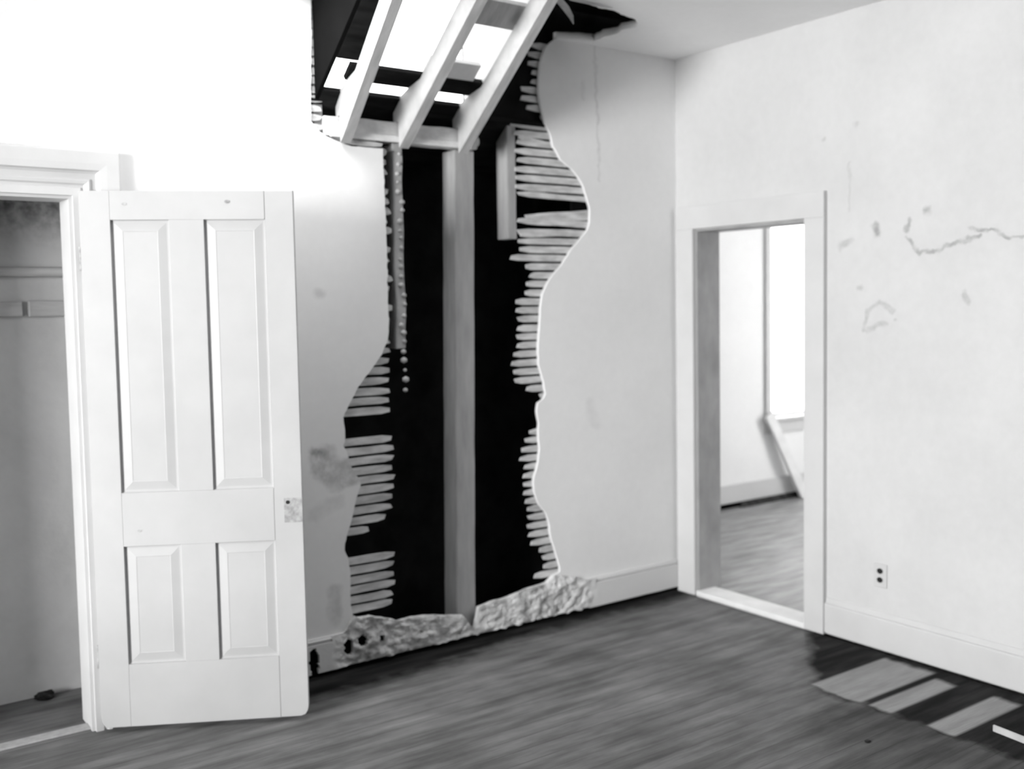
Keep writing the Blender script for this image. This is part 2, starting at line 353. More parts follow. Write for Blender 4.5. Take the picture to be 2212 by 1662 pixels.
struct(finish('baseboard_far', bm, 'trim'), 'white baseboard in the room beyond', 'baseboard')
# baseboard has a vertical joint and a black strip for the shade beneath
bm = bmesh.new(); box(bm, .17, 4.0, 1.352, 1.36, .018, .06)
struct(finish('far_baseboard_shade_strip', bm, 'gap_shade'), 'black strip painting the shade under the far baseboard', 'trim')

# windows -------------------------------------------------------------
def window(name, label, a0, a1, z0, z1, plane, d, inward, casing=.0, light=False):
    """plane 'xz': wall at y=d; 'yz': wall at x=d. inward: +1/-1 direction into the room. frame, sash bars, stool, pane"""
    root = empty(name, (((a0+a1)/2, d, z0) if plane == 'xz' else (d, (a0+a1)/2, z0)))
    def B(bm, a, b, c, e, n0, n1, bev=.002):
        lo, hi = sorted((d+inward*n0, d+inward*n1))
        if plane == 'xz': box(bm, a, b, lo, hi, c, e, bev)
        else: box(bm, lo, hi, a, b, c, e, bev)
    bm = bmesh.new()
    f = .03
    B(bm, a0, a0+f, z0, z1, -.10, -.02); B(bm, a1-f, a1, z0, z1, -.10, -.02); B(bm, a0+f, a1-f, z0, z0+f, -.10, -.02); B(bm, a0+f, a1-f, z1-f, z1, -.10, -.02)
    finish('window_frame', bm, 'trim', root)
    if casing:
        bm = bmesh.new(); c = casing
        B(bm, a0-c, a0, z0-.0, z1+c, 0, .022); B(bm, a1, a1+c, z0, z1+c, 0, .022); B(bm, a0, a1, z1, z1+c, 0, .022)
        finish('window_casing', bm, 'trim', root)
        bm = bmesh.new(); B(bm, a0-c-.02, a1+c+.02, z0-.03, z0, 0, .055, .006); finish('window_sill', bm, 'trim', root)
        bm = bmesh.new(); B(bm, a0-c, a1+c, z0-.13, z0-.03, 0, .02, .004); finish('window_apron', bm, 'trim', root)
    bm = bmesh.new(); B(bm, a0+f, a1-f, z0+f, z1-f, -.062, -.058, 0); finish('pane', bm, 'glass', root)
    return struct(root, label, 'window')
window('window_1', 'blown-out bright window in the far room beyond the doorway', 2.33, 3.15, .70, 2.35, 'xz', 1.36, -1, casing=.06)
window('window_2', 'high window in the left wall', -3.4, -1.1, .6, 2.9, 'yz', XL, 1)
window('added_side_window', 'side window added to light the room beyond', -1.0, 0, .7, 2.4, 'yz', 4.0, -1)  # added window, carries the extra side light

# ------------------------------------------------------------------ trim
# baseboard along the back wall: clean at the right, crumbling under the hole, small holes at the left
def interp(tab, x):
    if x <= tab[0][0]: return tab[0][1]
    for (a, va), (b, vb) in zip(tab[:-1], tab[1:]):
        if x <= b: return va+(vb-va)*(x-a)/(b-a)
    return tab[-1][1]
TOP = sorted([(x, z) for x, z in HOLE_B] + [(-2.10, .178), (-.80, .21), (-.72, .18), (-.66, .176), (-.5, .175)])
HOLES = [(-2.078, .108, .024, .042), (-2.008, .122, .026, .028), (-1.908, .112, .016, .017), (-2.245, .075, .024, .062), (-1.70, .10, .008, .006)]
def bb_strip():
    bm = bmesh.new(); res = .0065; x0, x1 = -2.955, -.002; nx = int((x1-x0)/res); nz = 36; grid = {}
    def crumb(x): return max(0, min(1, (x+2.16)/.08))*max(0, min(1, (-.62-x)/.12))
    for i in range(nx+1):
        x = x0+(x1-x0)*i/nx; c = crumb(x)
        zt = .175 if not c else max(.05, interp(TOP, x)*c+.175*(1-c)) + c*.010*noise.noise(Vector((x*40, 1, 5)))+c*.012*noise.noise(Vector((x*14, 3, 5)))
        zb = .020 + c*(.012*noise.noise(Vector((x*25, 7, 2)))+.004) + .002*noise.noise(Vector((x*9, 7, 2)))
        for j in range(nz+1):
            z = zb+(zt-zb)*j/nz
            d = -.018
            if not c and .150 < z < .160: d = -.008
            if z > .170 and not c: d = -.012
            d -= c*.016*(noise.fractal(Vector((x*11, z*16, 3)), 1.0, 2.0, 4)+.1)
            d += c*.012*max(0, noise.noise(Vector((x*30, z*34, 9))))
            grid[i, j] = bm.verts.new((x, min(d, -.001), z))
    for i in range(nx):
        for j in range(nz):
            vs = (grid[i, j], grid[i+1, j], grid[i+1, j+1], grid[i, j+1])
            cx = sum(v.co.x for v in vs)/4; cz = sum(v.co.z for v in vs)/4
            if any(((cx-a)/ra)**2+((cz-b)/rb)**2 + .35*noise.noise(Vector((cx*60, cz*60, 0))) < 1 for a, b, ra, rb in HOLES): continue
            bm.faces.new(vs)
    loose = [v for v in bm.verts if not v.link_faces]; bmesh.ops.delete(bm, geom=loose, context='VERTS')
    r = bmesh.ops.extrude_face_region(bm, geom=list(bm.faces))
    for e in r['geom']:
        if isinstance(e, bmesh.types.BMVert): e.co.y = -.0005
    return bm
o = finish('baseboard_back', bb_strip(), 'bb'); struct(o, 'white baseboard of the back wall, crumbling and plaster-caked under the hole', 'baseboard')
for p in o.data.polygons: p.use_smooth = False
# black sheets painting the shade in the baseboard's holes and gap
boxo('back_baseboard_shade_strip', (-3.0, -.0, -.0004, -.0001, .0, .0185), 'gap_shade'); struct(bpy.data.objects['back_baseboard_shade_strip'], 'black strip painting the shade under the back baseboard', 'trim')
bm = bmesh.new()
for a, b, ra, rb in HOLES[:4]:
    g = bmesh.ops.create_circle(bm, cap_ends=True, radius=1, segments=20)['verts']
    for v in g: v.co = Vector((a+v.co.x*ra*1.4, -.0003, b+v.co.y*rb*1.3))
tag(finish('baseboard_hole_shade_discs', bm, 'gap_shade'), 'black discs painting the shade in the holes gnawed in the baseboard', 'trim', kind='structure')

def prism(name, prof, p0, p1, mat, label=None, cat=None, axis='y', parent=None):
    """prof: list of (n, z) closed; extruded from p0 to p1 along axis; n is offset along the other axis"""
    bm = bmesh.new(); A = []; Bv = []
    for n, z in prof:
        A.append(bm.verts.new((n, p0, z) if axis == 'y' else (p0, n, z))); Bv.append(bm.verts.new((n, p1, z) if axis == 'y' else (p1, n, z)))
    k = len(prof)
    for i in range(k): bm.faces.new((A[i], A[(i+1) % k], Bv[(i+1) % k], Bv[i]))
    bm.faces.new(A); bm.faces.new(Bv[::-1])
    o = finish(name, bm, mat, parent)
    if label: struct(o, label, cat)
    return o
BBP = [(0, .012), (-.020, .012), (-.020, .150), (-.017, .156), (-.009, .160), (-.007, .176), (-.004, .184), (0, .186)]
prism('baseboard_right', BBP, YF, -1.052, 'trim', 'white baseboard along the right wall with a moulded cap', 'baseboard')
prism('baseboard_left', [(XL, .0), (XL+.02, .0), (XL+.02, .17), (XL, .18)], YF, -.0, 'trim', 'white baseboard along the left wall', 'baseboard')

# casing round the right doorway (flat boards) ------------------------------
root = empty('trim_5', (0, (OY0+OY1)/2, 0)); struct(root, 'flat white casing round the right doorway', 'door casing')
bm = bmesh.new(); box(bm, -.027, 0, OY1, -.022, 0, OZ, .002); finish('casing_board', bm, 'trim', root)
bm = bmesh.new(); box(bm, -.027, 0, -1.050, OY0, 0, OZ, .002); finish('casing_board', bm, 'trim', root)
bm = bmesh.new(); box(bm, -.027, 0, -1.050, -.022, OZ, 2.175, .002); finish('casing_head', bm, 'trim', root)
# thin jamb lining of the opening
bm = bmesh.new(); box(bm, -.002, .172, OY1, OY1+.0, .018, OZ) if False else box(bm, -.002, .172, OY1-.012, OY1-.0005, .018, OZ)
box(bm, -.002, .172, OY0+.0005, OY0+.012, .018, OZ); box(bm, -.002, .172, OY0+.012, OY1-.012, OZ-.012, OZ-.0005)
finish('jamb_lining', bm, 'jamb', root)
bm = bmesh.new(); box(bm, -.018, .13, OY0+.001, OY1-.001, -.04, .026, .006)
tag(finish('trim_6', bm, 'pale_board'), 'worn pale threshold board under the right doorway', 'threshold', kind='structure')

# moulded casing round the closet doorway ----------------------------------
root = empty('trim_7', (-3.6, 0, 0)); struct(root, 'moulded white casing round the closet doorway', 'door casing')
def frame_band(bm, o_in, o_out, y):
    # U shaped band from offset o_in to o_out outside the opening, y thick
    x0, x1, zt = -4.06, -3.157, 2.09
    a, b = o_in, o_out
    polys = [[(x1+a, 0), (x1+b, 0), (x1+b, zt+b), (x1+a, zt+a)], [(x0-b, 0), (x0-a, 0), (x0-a, zt+a), (x0-b, zt+b)], [(x0-a, zt+a), (x1+a, zt+a), (x1+b, zt+b), (x0-b, zt+b)]]
    return polys
bm = bmesh.new()
prof = [(0, .0), (0, -.016), (.028, -.016), (.031, -.011), (.040, -.011), (.046, -.019), (.058, -.022), (.066, -.014), (.084, -.014), (.092, -.022), (.097, -.034), (.122, -.036), (.166, -.036), (.172, -.030), (.172, 0)]
x0, x1, zt = -4.06, -3.157, 2.09
paths = [lambda a: (x0-a, .0), lambda a: (x0-a, zt+a), lambda a: (x1+a, zt+a), lambda a: (x1+a, .0)]
rings = []
for f in paths:
    rings.append([bm.verts.new((f(a)[0], y, f(a)[1])) for a, y in prof])
for r1, r2 in zip(rings[:-1], rings[1:]):
    for i in range(len(prof)-1): bm.faces.new((r1[i], r1[i+1], r2[i+1], r2[i]))
bm.faces.new(rings[0]); bm.faces.new(rings[-1][::-1])
finish('casing_moulding', bm, 'trim', root)
bm = bmesh.new(); box(bm, x1-.012, x1+.0, .0, .16, 0, zt); box(bm, x0, x0+.012, .0, .16, 0, zt); box(bm, x0+.012, x1-.012, .0, .16, zt-.012, zt)
finish('jamb_lining', bm, 'trim', root)

# ------------------------------------------------------------------ the panel door, swung open against the wall
hx, hy = -3.1438, -.043
dvec = Vector((-2.455-hx, -.4346-hy, 0)); DW = dvec.length; ang = math.atan2(dvec.y, dvec.x)
door = empty('door_1', (hx, hy, .02)); door.rotation_euler = (0, 0, ang)
struct(door, 'white four-panel wooden door swung open against the back wall', 'door')
DT = .036; DH = 2.085
def dpart(name, bm, mat, par=None):
    me = bpy.data.meshes.new(name); bmesh.ops.recalc_face_normals(bm, faces=bm.faces); bm.to_mesh(me); bm.free(); me.materials.append(M[mat])
    o = bpy.data.objects.new(name, me); COL.objects.link(o); o.parent = par or door; return o
def dbox(name, a, b, c, e, y0=0, y1=DT, bev=.0012, mat='door', par=None):
    bm = bmesh.new(); box(bm, a, b, y0, y1, c, e, bev); return dpart(name, bm, mat, par)
SL, SR, ML, MR = .111, .681, .325, .455    # stiles and mullion
RT, RL1, RL0, RB = 1.975, .925, .715, .248   # rails (top rail starts, lock rail top/bottom, bottom rail top)
def stile_poly(name, pts):
    bm = bmesh.new(); A = [bm.verts.new((x, 0, z)) for x, z in pts]; B_ = [bm.verts.new((x, DT, z)) for x, z in pts]; k = len(pts)
    for i in range(k): bm.faces.new((A[i], A[(i+1) % k], B_[(i+1) % k], B_[i]))
    bm.faces.new(A[::-1]); bm.faces.new(B_)
    bmesh.ops.bevel(bm, geom=[e for e in bm.edges if abs(e.verts[0].co.y-e.verts[1].co.y) < 1e-6], offset=.0012, segments=1, affect='EDGES')
    return dpart(name, bm, 'door')
stile_poly('stile', [(.016, 0), (SL, 0), (SL, DH), (0, DH), (0, .045), (.004, .02)])
DM = MR
stile_poly('stile', [(SR+.004, 0), (DW-.03, 0), (DW-.012, .006), (DW-.003, .02), (DW, .04), (DW, DH), (SR+.004, DH)])
dbox('mullion', ML, MR, RB, RL0); dbox('mullion', ML, MR, RL1, RT)
dbox('rail', SL, SR+.0025, RT, DH); dbox('rail', SL, SR+.003, RL0, RL1); dbox('rail', SL, SR+.003, 0, RB)
def panel(a, b, c, e):
    bm = bmesh.new(); rings = []
    for off, dep in ((-.001, .0), (.0, .010), (.004, .013), (.010, .013), (.042, .006), (.045, .007), (.048, .007)):
        rings.append([bm.verts.new(p) for p in ((a+off, dep, c+off), (b-off, dep, c+off), (b-off, dep, e-off), (a+off, dep, e-off))])
    for r1, r2 in zip(rings[:-1], rings[1:]):
        for i in range(4): bm.faces.new((r1[i], r1[(i+1) % 4], r2[(i+1) % 4], r2[i]))
    bm.faces.new(rings[-1])
    bk = [bm.verts.new(p) for p in ((a-.001, DT-.01, c), (b+.001, DT-.01, c), (b+.001, DT-.01, e), (a-.001, DT-.01, e))]
    for i in range(4): bm.faces.new((rings[0][i], bk[i], bk[(i+1) % 4], rings[0][(i+1) % 4]))
    bm.faces.new(bk)
    return dpart('panel', bm, 'door')
for a, b in ((SL, ML), (MR, SR+.003)):
    panel(a, b, RB, RL0); panel(a, b, RL1, RT)
# worn mortice where the lock was: a metal plate with a keyhole
dp = dbox('lock_plate', .722, DW+.001, .785, .882, -.0016, .004, .001, 'metal'); dp['label'] = 'bare grey plate where the lock was removed'
bm = bmesh.new(); g = bmesh.ops.create_cone(bm, cap_ends=True, segments=16, radius1=.0075, radius2=.0075, depth=.003)['verts']
for v in g: v.co = Vector((.737+v.co.x, -.0022+v.co.z, .866+v.co.y))
dpart('keyhole', bm, 'black', dp)
for (x, z, r) in ((.165, 2.035, .006), (.545, 2.043, .007), (.172, .775, .005)):
    bm = bmesh.new(); g = bmesh.ops.create_cone(bm, cap_ends=True, segments=12, radius1=r, radius2=r*.6, depth=.002)['verts']
    for v in g: v.co = Vector((x+v.co.x*1.6, -.0006+v.co.z, z+v.co.y))
    dpart('screw_hole', bm, 'metal')
for z in (.28, 1.83):
    bm = bmesh.new(); g = bmesh.ops.create_cone(bm, cap_ends=True, segments=14, radius1=.007, radius2=.007, depth=.09)['verts']
    for v in g: v.co = Vector((-.006+v.co.x, .02+v.co.y, z+v.co.z))
    dpart('hinge', bm, 'metal')

# ------------------------------------------------------------------ inside the closet
def pieces(name, dims, mat, label, cat, rounded=None):
    bm = bmesh.new(); box(bm, *dims, bev=.004); o = finish(name, bm, mat); return tag(o, label, cat)
bm = bmesh.new(); box(bm, -4.6, -3.075, .505, .538, 1.797, 1.838, .012)
tag(finish('hanging_rail', bm, 'dark_rail'), 'long wooden hanging rail high on the closet wall, rounded at its end', 'rail')
bm = bmesh.new(); box(bm, -4.6, -3.255, .515, .54, 1.632, 1.695, .005)
tag(finish('shelf_cleat', bm, 'dark_rail'), 'left piece of the cracked shelf board below the hanging rail', 'board')
bm = bmesh.new(); box(bm, -3.235, -3.00, .515, .54, 1.630, 1.697, .005)
tag(finish('shelf_cleat', bm, 'dark_rail'), 'right piece of the cracked shelf board, next to the open door', 'board')
bm = bmesh.new(); bmesh.ops.create_icosphere(bm, subdivisions=3, radius=1)
for v in bm.verts:
    k = 1+.35*noise.noise(v.co*1.7); v.co = Vector((-3.245+v.co.x*.040*k, .49+v.co.y*.03*k, .017+v.co.z*.02*k))
tag(finish('debris_lump', bm, 'black'), 'small dark lump of debris on the closet floor', 'debris')

# ------------------------------------------------------------------ studs, plate, rafters
def beam(name, pts, w0, w1, mat, parent=None, n=10, rough=.002):
    """pts: 4 corner profile at start and end: list of two lists of 4 points"""
    bm = bmesh.new(); rings = []
    for k in range(n+1):
        t = k/n; ring = []
        for a, b in zip(*pts):
            p = Vector(a).lerp(Vector(b), t); q = noise.noise_vector(p*7)*rough; ring.append(bm.verts.new(p+q))
        rings.append(ring)
    for r1, r2 in zip(rings[:-1], rings[1:]):
        for i in range(4): bm.faces.new((r1[i], r1[(i+1) % 4], r2[(i+1) % 4], r2[i]))
    bm.faces.new(rings[0]); bm.faces.new(rings[-1][::-1])
    bmesh.ops.recalc_face_normals(bm, faces=bm.faces)
    es = [e for e in bm.edges if len(e.link_faces) == 2 and e.calc_face_angle(0) > 1.0]
    bmesh.ops.bevel(bm, geom=es, offset=.003, segments=2, affect='EDGES')
    return finish(name, bm, mat, parent)
def upright(x0b, x0t, w, y0, y1, z0, z1, n=14):
    return [[(x0b, y0, z0), (x0b+w, y0, z0), (x0b+w, y1, z0), (x0b, y1, z0)], [(x0t, y0, z1), (x0t+w, y0, z1), (x0t+w, y1, z1), (x0t, y1, z1)]]
tag(beam('wall_stud', upright(-1.462, -1.416, .108, .05, .17, 0.02, 2.403), 0, 0, 'stud', n=20), 'thick square post standing in the middle of the hole, light wood', 'post')
tag(beam('wall_stud', upright(-1.124, -1.122, .052, .032, .132, 1.98, 2.575), 0, 0, 'stud', n=20), 'stud at the hole\'s right side with broken lath nailed over it', 'stud')
tag(beam('wall_stud', upright(-1.765, -1.765, .048, .032, .13, 1.45, 2.403), 0, 0, 'stud', n=40, rough=.008), 'lumpy plaster-spotted stud near the hole\'s left edge under the plate', 'stud')
# plaster keys clinging to the left stud
bm = bmesh.new()
for k in range(26):
    z = 2.36-k*.044+random.uniform(-.008, .008)
    g = bmesh.ops.create_icosphere(bm, subdivisions=1, radius=1)['verts']; s = random.uniform(.008, .016); xx = -1.732+random.uniform(-.012, .010)
    for v in g: v.co = Vector((xx+v.co.x*s*1.2, .030+v.co.y*s*.8, z+v.co.z*s))
o = finish('plaster_keys', bm, 'debris', smooth=True); tag(o, 'row of plaster blobs clinging to the stud near the hole\'s left edge', 'plaster', kind='stuff')

# the plate across the top of the wall, under the rafters
bm = bmesh.new(); box(bm, -2.112, -1.318, .004, .10, 2.408, 2.495, .004)
bmesh.ops.subdivide_edges(bm, edges=[e for e in bm.edges if e.calc_length() > .3], cuts=30)
for v in bm.verts: v.co += noise.noise_vector(v.co*12)*.004
plate = finish('top_plate', bm, 'plate'); tag(plate, 'rough horizontal wall plate carrying the rafters across the hole', 'beam')
bm = bmesh.new(); box(bm, -2.09, -1.33, -.010, .004, 2.402, 2.432, .003)
finish('ledge_strip', bm, 'plate', plate)
bm = bmesh.new(); bmesh.ops.create_icosphere(bm, subdivisions=2, radius=1)
for v in bm.verts: v.co = Vector((-1.312+v.co.x*.014, .02+v.co.y*.02, 2.445+v.co.z*.026))
finish('knob_end', bm, 'plate', plate)

def rafter(x0, w, ytop, label, zu=2.365, sl=.75, depth=.125, lean=0):
    """rafter resting on the plate, rising over the room through the torn ceiling"""
    yb = .036; bm = bmesh.new()
    prof = [(-.012, zu+.012), (-.05, zu+.0375)]
    n = 8
    for k in range(n+1):
        y = -.05+(ytop+.05)*k/n
        if k: prof.append((y, zu-sl*y))
    prof.append((ytop, zu+depth-sl*ytop))
    for k in range(1, n):
        y = ytop+(-.22-ytop)*k/n; prof.append((y, zu+depth-sl*y))
    prof += [(-.22, 2.652), (-.11, 2.630), (yb, 2.584), (yb, 2.497), (-.012, 2.497)]
    A = [bm.verts.new((x0-lean*y, y, z)) for y, z in prof]; Bv = [bm.verts.new((x0+w-lean*y, y, z)) for y, z in prof]; k = len(prof)
    for i in range(k): bm.faces.new((A[i], A[(i+1) % k], Bv[(i+1) % k], Bv[i]))
    bm.faces.new(A); bm.faces.new(Bv[::-1])
    bmesh.ops.bevel(bm, geom=[e for e in bm.edges if e.calc_face_angle(0) > .9], offset=.003, segments=2, affect='EDGES')
    o = finish('roof_rafter', bm, 'rafter'); return tag(o, label, 'rafter', 'rafters over the hole')
rafter(-2.045, .048, -1.6, 'left rafter slanting up from the plate through the torn ceiling', lean=-.10)
rafter(-1.755, .05, -1.6, 'middle rafter slanting up from the plate between two others')
rafter(-1.435, .05, -1.6, 'right rafter of three, beside the black opening right of the plate')
# roof boards over the rafters, with gaps where the sky shows
SL_ = .75
def deck_board(x0, x1, ya, yb, label, mat='deck', lift=0, group='roof boards above the rafters', name='roof_board'):
    bm = bmesh.new(); z = lambda y: 2.568-SL_*y+lift
    P = [(x0, ya, z(ya)), (x1, ya, z(ya)), (x1, yb, z(yb)), (x0, yb, z(yb))]; th = .025
    A = [bm.verts.new(p) for p in P]; Bv = [bm.verts.new((p[0], p[1]+.6*th, p[2]+.8*th)) for p in P]
    for i in range(4): bm.faces.new((A[i], A[(i+1) % 4], Bv[(i+1) % 4], Bv[i]))
    bm.faces.new(A); bm.faces.new(Bv[::-1])
    return tag(finish(name, bm, mat), label, 'board', group)
dk = 'dark roof board lying over the rafters in the attic'
deck_board(-2.9, -.05, .012, .30, 'dark roof board lowest on the eave behind the plate')
deck_board(-2.9, -.05, .301, .66, 'dark roof board at the eave, furthest down')
deck_board(-2.13, -1.35, -.034, .011, 'narrow dark board just behind the plate')
deck_board(-2.055, -1.35, -.158, -.090, 'narrow dark board between the big sky gap and the thin sky slit')
deck_board(-2.13, -2.00, -.62, -.179, 'dark roof board left of the left rafter above the square sky gap')
deck_board(-2.13, -2.00, -1.70, -.621, 'dark roof board high at the left of the opening')
deck_board(-2.0, -1.36, -1.70, -.951, 'dark roof boards at the top of the opening')
deck_board(-1.70, -1.44, -.235, -.160, 'pale grey board between middle and right rafters', 'pale_board')
deck_board(-1.70, -1.40, -.56, -.455, 'grey crosspiece high between middle and right rafters', 'rafter', -.05)
def added_cheek(x0, x1, mat, label, h=.62):  # upright panels added to keep stray sky out of the opening
    bm = bmesh.new(); z = lambda y: 2.572-SL_*y
    P = [(-1.70, z(-1.70)), (.012, z(.012)), (.012, z(.012)+h), (-1.70, z(-1.70)+h)]
    A = [bm.verts.new((x0, a, b)) for a, b in P]; Bv = [bm.verts.new((x1, a, b)) for a, b in P]
    for i in range(4): bm.faces.new((A[i], A[(i+1) % 4], Bv[(i+1) % 4], Bv[i]))
    bm.faces.new(A); bm.faces.new(Bv[::-1])
    return tag(finish('roof_board', bm, mat), label, 'board')
added_cheek(-2.15, -2.131, 'gap_shade', 'added upright panel left of the rafters, above the lath ends, black to hide the sky')
added_cheek(-1.382, -1.362, 'pale_board', 'added pale upright panel above the right rafter')
for xa, xb in ((-2.2, -2.152), (-1.36, -.05)):  # attic caps added to block sky light
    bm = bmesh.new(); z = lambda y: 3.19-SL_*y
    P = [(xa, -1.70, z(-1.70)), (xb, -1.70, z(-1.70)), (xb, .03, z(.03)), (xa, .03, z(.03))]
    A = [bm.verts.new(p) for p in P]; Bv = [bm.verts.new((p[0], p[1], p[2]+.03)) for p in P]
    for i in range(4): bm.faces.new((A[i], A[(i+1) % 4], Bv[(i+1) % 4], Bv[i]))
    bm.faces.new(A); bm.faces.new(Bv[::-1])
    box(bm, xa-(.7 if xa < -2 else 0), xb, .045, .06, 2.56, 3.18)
    struct(finish('added_attic_boarding', bm, 'shade_black'), 'added boarding above the torn ceiling, black to keep the attic dark', 'ceiling')
# added soffit, black for shade, closing behind the plate between the rafters
darkbox('added_plate_boarding', 'added boarding behind the plate, black for its shade', [(-2.9, -.05, .30, .32, 0.0, 2.34)])

# ------------------------------------------------------------------ laths
LATH_R = [(2.932, -0.968), (2.893, -1.017), (2.834, -0.975), (2.797, -0.936), (2.743, -1.029), (2.701, -1.035), (2.647, -1.048), (2.635, -.91), (2.59, -0.91), (2.562, -1.11), (2.48, -1.074), (2.25, -1.076), (2.17, -1.07), (2.144, -1.0), (2.114, -1.008), (2.077, -1.066), (1.972, -1.074), (1.926, -1.055), (1.888, -1.123), (1.866, -1.047), (1.81, -0.985), (1.758, -1.021), (1.711, -1.036), (1.665, -1.086), (1.6, -1.099), (1.552, -1.077), (1.501, -1.095), (1.447, -1.093), (1.401, -1.1), (1.379, -1.137), (1.319, -1.116), (1.267, -1.106), (1.208, -1.026), (1.155, -0.91), (1.034, -0.91), (0.999, -1.016), (0.925, -1.067), (0.885, -1.091), (0.829, -1.063), (0.769, -1.059), (0.697, -1.06), (0.624, -1.053), (0.562, -1.04), (0.502, -1.041), (0.453, -1.033), (0.404, -1.028), (0.353, -0.94), (0.269, -0.951), (0.208, -1.047)][::-1]
PITCH = .0445
def lath(xa, xb, z, label, group, tilt=0, w=.034, yo=0, bow=0, name='wood_lath', tip=0):
    """a split wooden strip from xa to xb at height z; ragged at xa (tip=0) or xb (tip=1)"""
    bm = bmesh.new(); n = 9; rings = []; sd = random.uniform(0, 50)
    for k in range(n+1):
        t = k/n; x = xa+(xb-xa)*t
        h = w/2*(1+.10*noise.noise(Vector((x*9, sd, 0))))
        e = t if tip == 0 else 1-t
        if e < .12: h *= .55+.45*e/.12+.15*noise.noise(Vector((sd, e*9, 1)))
        dz = tilt*(1-t if tip == 0 else t) + .0025*noise.noise(Vector((x*7, sd, 4)))
        yy = .0215+yo+bow*(1-t)**2+.0015*noise.noise(Vector((x*8, sd, 8)))
        j = random.uniform(-.006, .006) if k in (0, n) else 0
        rings.append([bm.verts.new(p) for p in ((x+j, yy, z+dz-h), (x-j, yy, z+dz+h), (x-j, yy+.007, z+dz+h), (x+j, yy+.007, z+dz-h))])
    for r1, r2 in zip(rings[:-1], rings[1:]):
        for i in range(4): bm.faces.new((r1[i], r1[(i+1) % 4], r2[(i+1) % 4], r2[i]))
    bm.faces.new(rings[0]); bm.faces.new(rings[-1][::-1])
    return tag(finish(name, bm, 'lath'), label, 'lath', group)
z = .24
while z < 2.97:
    xe = interp(LATH_R, z)+random.uniform(-.008, .008)
    t, w, yo = random.uniform(-.002, .002), .034, 0
    if 1.97 < z < 2.22:
        t = random.uniform(-.018, .012); w = random.uniform(.024, .036)
    if z > 2.5: lb, gp = 'broken lath end at the upper right edge of the hole, below the ceiling tear', 'laths at the upper right edge'
    elif z > 1.95: lb, gp = 'lath in the wide fan of bared strips where the plaster bulges right of the hole', 'laths in the wide fan at the right'
    elif z > 1.1: lb, gp = 'short lath stub along the middle of the hole\'s right edge', 'lath stubs along the middle right edge'
    else: lb, gp = 'dim lath stub low on the hole\'s right edge', 'lath stubs low on the right edge'
    if not (2.125 < z < 2.16): lath(xe, -.5 if z > 1.9 else -.62 if z < 1.0 else -.75, z, lb, gp, t, w, yo)
    z += PITCH
# two sprung laths crossing the fan
lath(-1.00, -.52, 2.135, 'sprung lath slanting up to the right across the fan of laths', None, -.045, .036, .004)
lath(-1.06, -.52, 2.03, 'sprung lath drooping left in the lower part of the fan', None, -.03, .026, -.004)
lath(-1.06, -.80, 2.46, 'split lath fragment near the top of the fan', None, .03, .02, -.004)
# left laths
LATH_L = [(0.2, -1.849), (0.349, -1.82), (0.487, -1.812), (0.53, -1.812), (0.62, -1.957), (0.647, -1.896), (0.701, -1.82), (0.737, -1.83), (0.788, -1.808), (0.92, -1.809), (1.05, -1.806), (1.171, -1.821), (1.355, -1.816), (1.484, -1.817), (2.4, -1.80)]
z = .262
while z < 1.56:
    if not (1.045 < z < 1.155 or .53 < z < .60):
        up = z > 1.1
        lath(-2.20, interp(LATH_L, z)+random.uniform(-.008, .006), z, ('lath in the upper left bared patch beside the hole, above the black gap' if up else 'lath in the ribbed row low at the hole\'s left side' if z > .6 else 'lath in the bottom left row just above the baseboard'),
             'laths upper left' if up else 'laths mid left' if z > .6 else 'laths bottom left', random.uniform(-.003, .003), tip=1)
    z += PITCH+.001
z = 1.60
while z < 2.36:
    lath(-1.95, -1.795+random.uniform(-.02, .012), z, 'short lath stub behind the straight left edge of the hole', 'lath stubs on the straight left edge', tip=1)
    z += PITCH
lath(-2.2, -1.826, 2.392, 'pale lath end just under the left end of the plate', None, -.003, .024, -.006, tip=1)
z = 2.44
while z < 3.03:
    lath(-2.4, -2.118+random.uniform(-.006, .006), z, 'lath end in the column left of the rafters', 'lath ends left of the rafters', 0, .030, -.004, tip=1)
    z += PITCH-.004
# jack stud closing the left side of the roof opening
tag(boxo('wall_stud', (-2.150, -2.108, .032, .13, 2.40, 3.0), 'stud', bev=.003), 'short stud beside the lath ends left of the rafters', 'stud')

# splinters and scraps hanging in the ceiling tear
def splinter(pts, w, th, label, mat='lath', cat='splinter'):
    bm = bmesh.new(); rings = []; n = len(pts)
    for i, p in enumerate(pts):
        p = Vector(p); d = (Vector(pts[min(i+1, n-1)])-Vector(pts[max(i-1, 0)])).normalized()
        s = d.cross(Vector((0.55, .8, .1))).normalized(); u = d.cross(s).normalized(); k = w*(1 if i < n-2 else (.7 if i == n-2 else .12))
        rings.append([bm.verts.new(p+s*k/2*a+u*th/2*b) for a, b in ((-1, -1), (1, -1), (1, 1), (-1, 1))])
    for r1, r2 in zip(rings[:-1], rings[1:]):
        for i in range(4): bm.faces.new((r1[i], r1[(i+1) % 4], r2[(i+1) % 4], r2[i]))
    bm.faces.new(rings[0]); bm.faces.new(rings[-1][::-1])
    return tag(finish('hanging_splinter', bm, mat), label, cat)
splinter([(-1.31, -.62, 3.03), (-1.25, -.575, 2.992), (-1.20, -.565, 2.962), (-1.172, -.565, 2.93), (-1.168, -.575, 2.898)], .03, .006, 'curved splinter of lath hanging in the black ceiling tear right of the rafters')
splinter([(-1.42, -.70, 3.02), (-1.2, -.60, 2.996), (-1.02, -.60, 2.993), (-.96, -.60, 2.994)], .014, .006, 'thin lath strip along the upper rim of the ceiling tear')
splinter([(-2.30, -.62, 2.99), (-2.15, -.35, 2.98), (-2.05, -.12, 2.92), (-2.1, -.02, 2.90)], .03, .008, 'stray lath slanting across the black corner left of the left rafter')
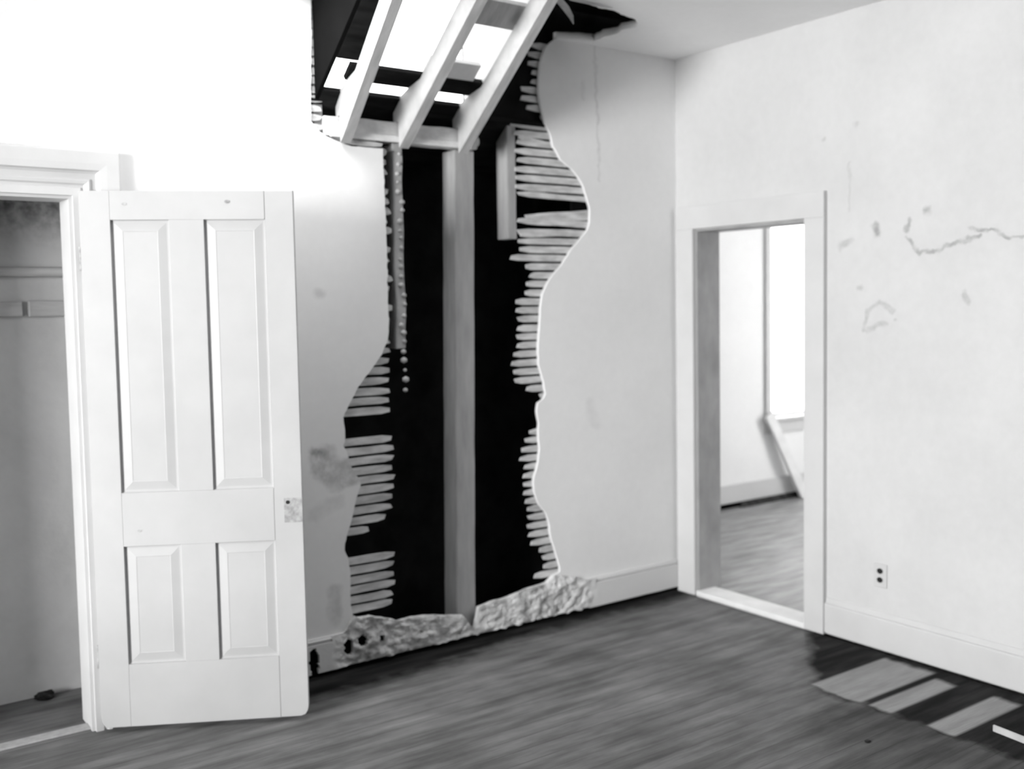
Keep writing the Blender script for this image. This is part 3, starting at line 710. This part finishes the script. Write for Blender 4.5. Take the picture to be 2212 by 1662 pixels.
splinter([(-2.04, -.22, 2.76), (-2.08, -.15, 2.735), (-2.13, -.08, 2.72)], .010, .005, 'thin splinter left of the left rafter above the square sky gap')

# ------------------------------------------------------------------ outlet on the right wall
out = empty('wall_outlet', (0, -1.362, .355)); tag(out, 'white duplex wall outlet with two dark sockets low on the right wall', 'outlet')
bm = bmesh.new(); box(bm, -.006, 0, -1.399, -1.327, .300, .412, .002); finish('cover_plate', bm, 'outlet', out)
for zc in (.378, .336):
    bm = bmesh.new(); g = bmesh.ops.create_cone(bm, cap_ends=True, segments=20, radius1=.015, radius2=.015, depth=.006)['verts']
    for v in g: v.co = Vector((-.007+v.co.z, -1.363+v.co.x, zc+v.co.y*.85))
    finish('socket', bm, 'black', out)

# ------------------------------------------------------------------ leaning plank in the far room
def obox(name, mat, base, top, w, th, label, cat):
    b, t = Vector(base), Vector(top); d = (t-b).normalized(); s = Vector((0, 1, 0)).cross(d).normalized(); n = d.cross(s).normalized()
    bm = bmesh.new(); g = bmesh.ops.create_cube(bm, size=1)['verts']; L = (t-b).length; c = (b+t)/2
    for v in g: v.co = c+d*v.co.z*L+s*v.co.x*w+n*v.co.y*th
    bmesh.ops.bevel(bm, geom=list(bm.edges), offset=.003, segments=2, affect='EDGES')
    return tag(finish(name, bm, mat), label, cat)
obox('leaning_plank', 'pale_board', (2.655, 1.27, .027), (2.27, 1.315, .735), .095, .03, 'white plank leaning against the wall below the bright window in the far room', 'plank')
# dark rubbish along the foot of the far wall
bm = bmesh.new()
for k in range(16):
    x = 1.98+k*.043; g = bmesh.ops.create_icosphere(bm, subdivisions=2, radius=1)['verts']; s = random.uniform(.025, .04); y = 1.325-random.uniform(0, .008)
    for v in g:
        q = 1+.3*noise.noise(v.co*2+Vector((k, 0, 0))); v.co = Vector((x+v.co.x*s*1.3*q, y+v.co.y*s*q*.25, .018+max(0, v.co.z+.1)*s*1.1*q))
tag(finish('dark_rubbish', bm, 'black'), 'strip of dark rubbish on the far room floor at the foot of the wall', 'rubbish', kind='stuff')

# worn threshold strip of the closet, a wood strip and a crumb on the floor
bm = bmesh.new(); box(bm, -4.06, -3.158, .022, .085, .0, .009, .003)
tag(finish('trim_9', bm, 'stud'), 'worn pale strip across the closet doorway floor', 'threshold', kind='structure')
obox('wood_strip', 'rafter', (-.447, -2.185, .005), (-.51, -2.75, .005), .04, .008, 'pale strip of wood lying on the dark floor by the right wall', 'wood strip')
bm = bmesh.new(); bmesh.ops.create_icosphere(bm, subdivisions=2, radius=1)
for v in bm.verts: v.co = Vector((-.9+v.co.x*.014, -1.95+v.co.y*.011, .004+v.co.z*.005))
tag(finish('debris_crumb', bm, 'black'), 'tiny black crumb on the open floor near the bottom right', 'debris')
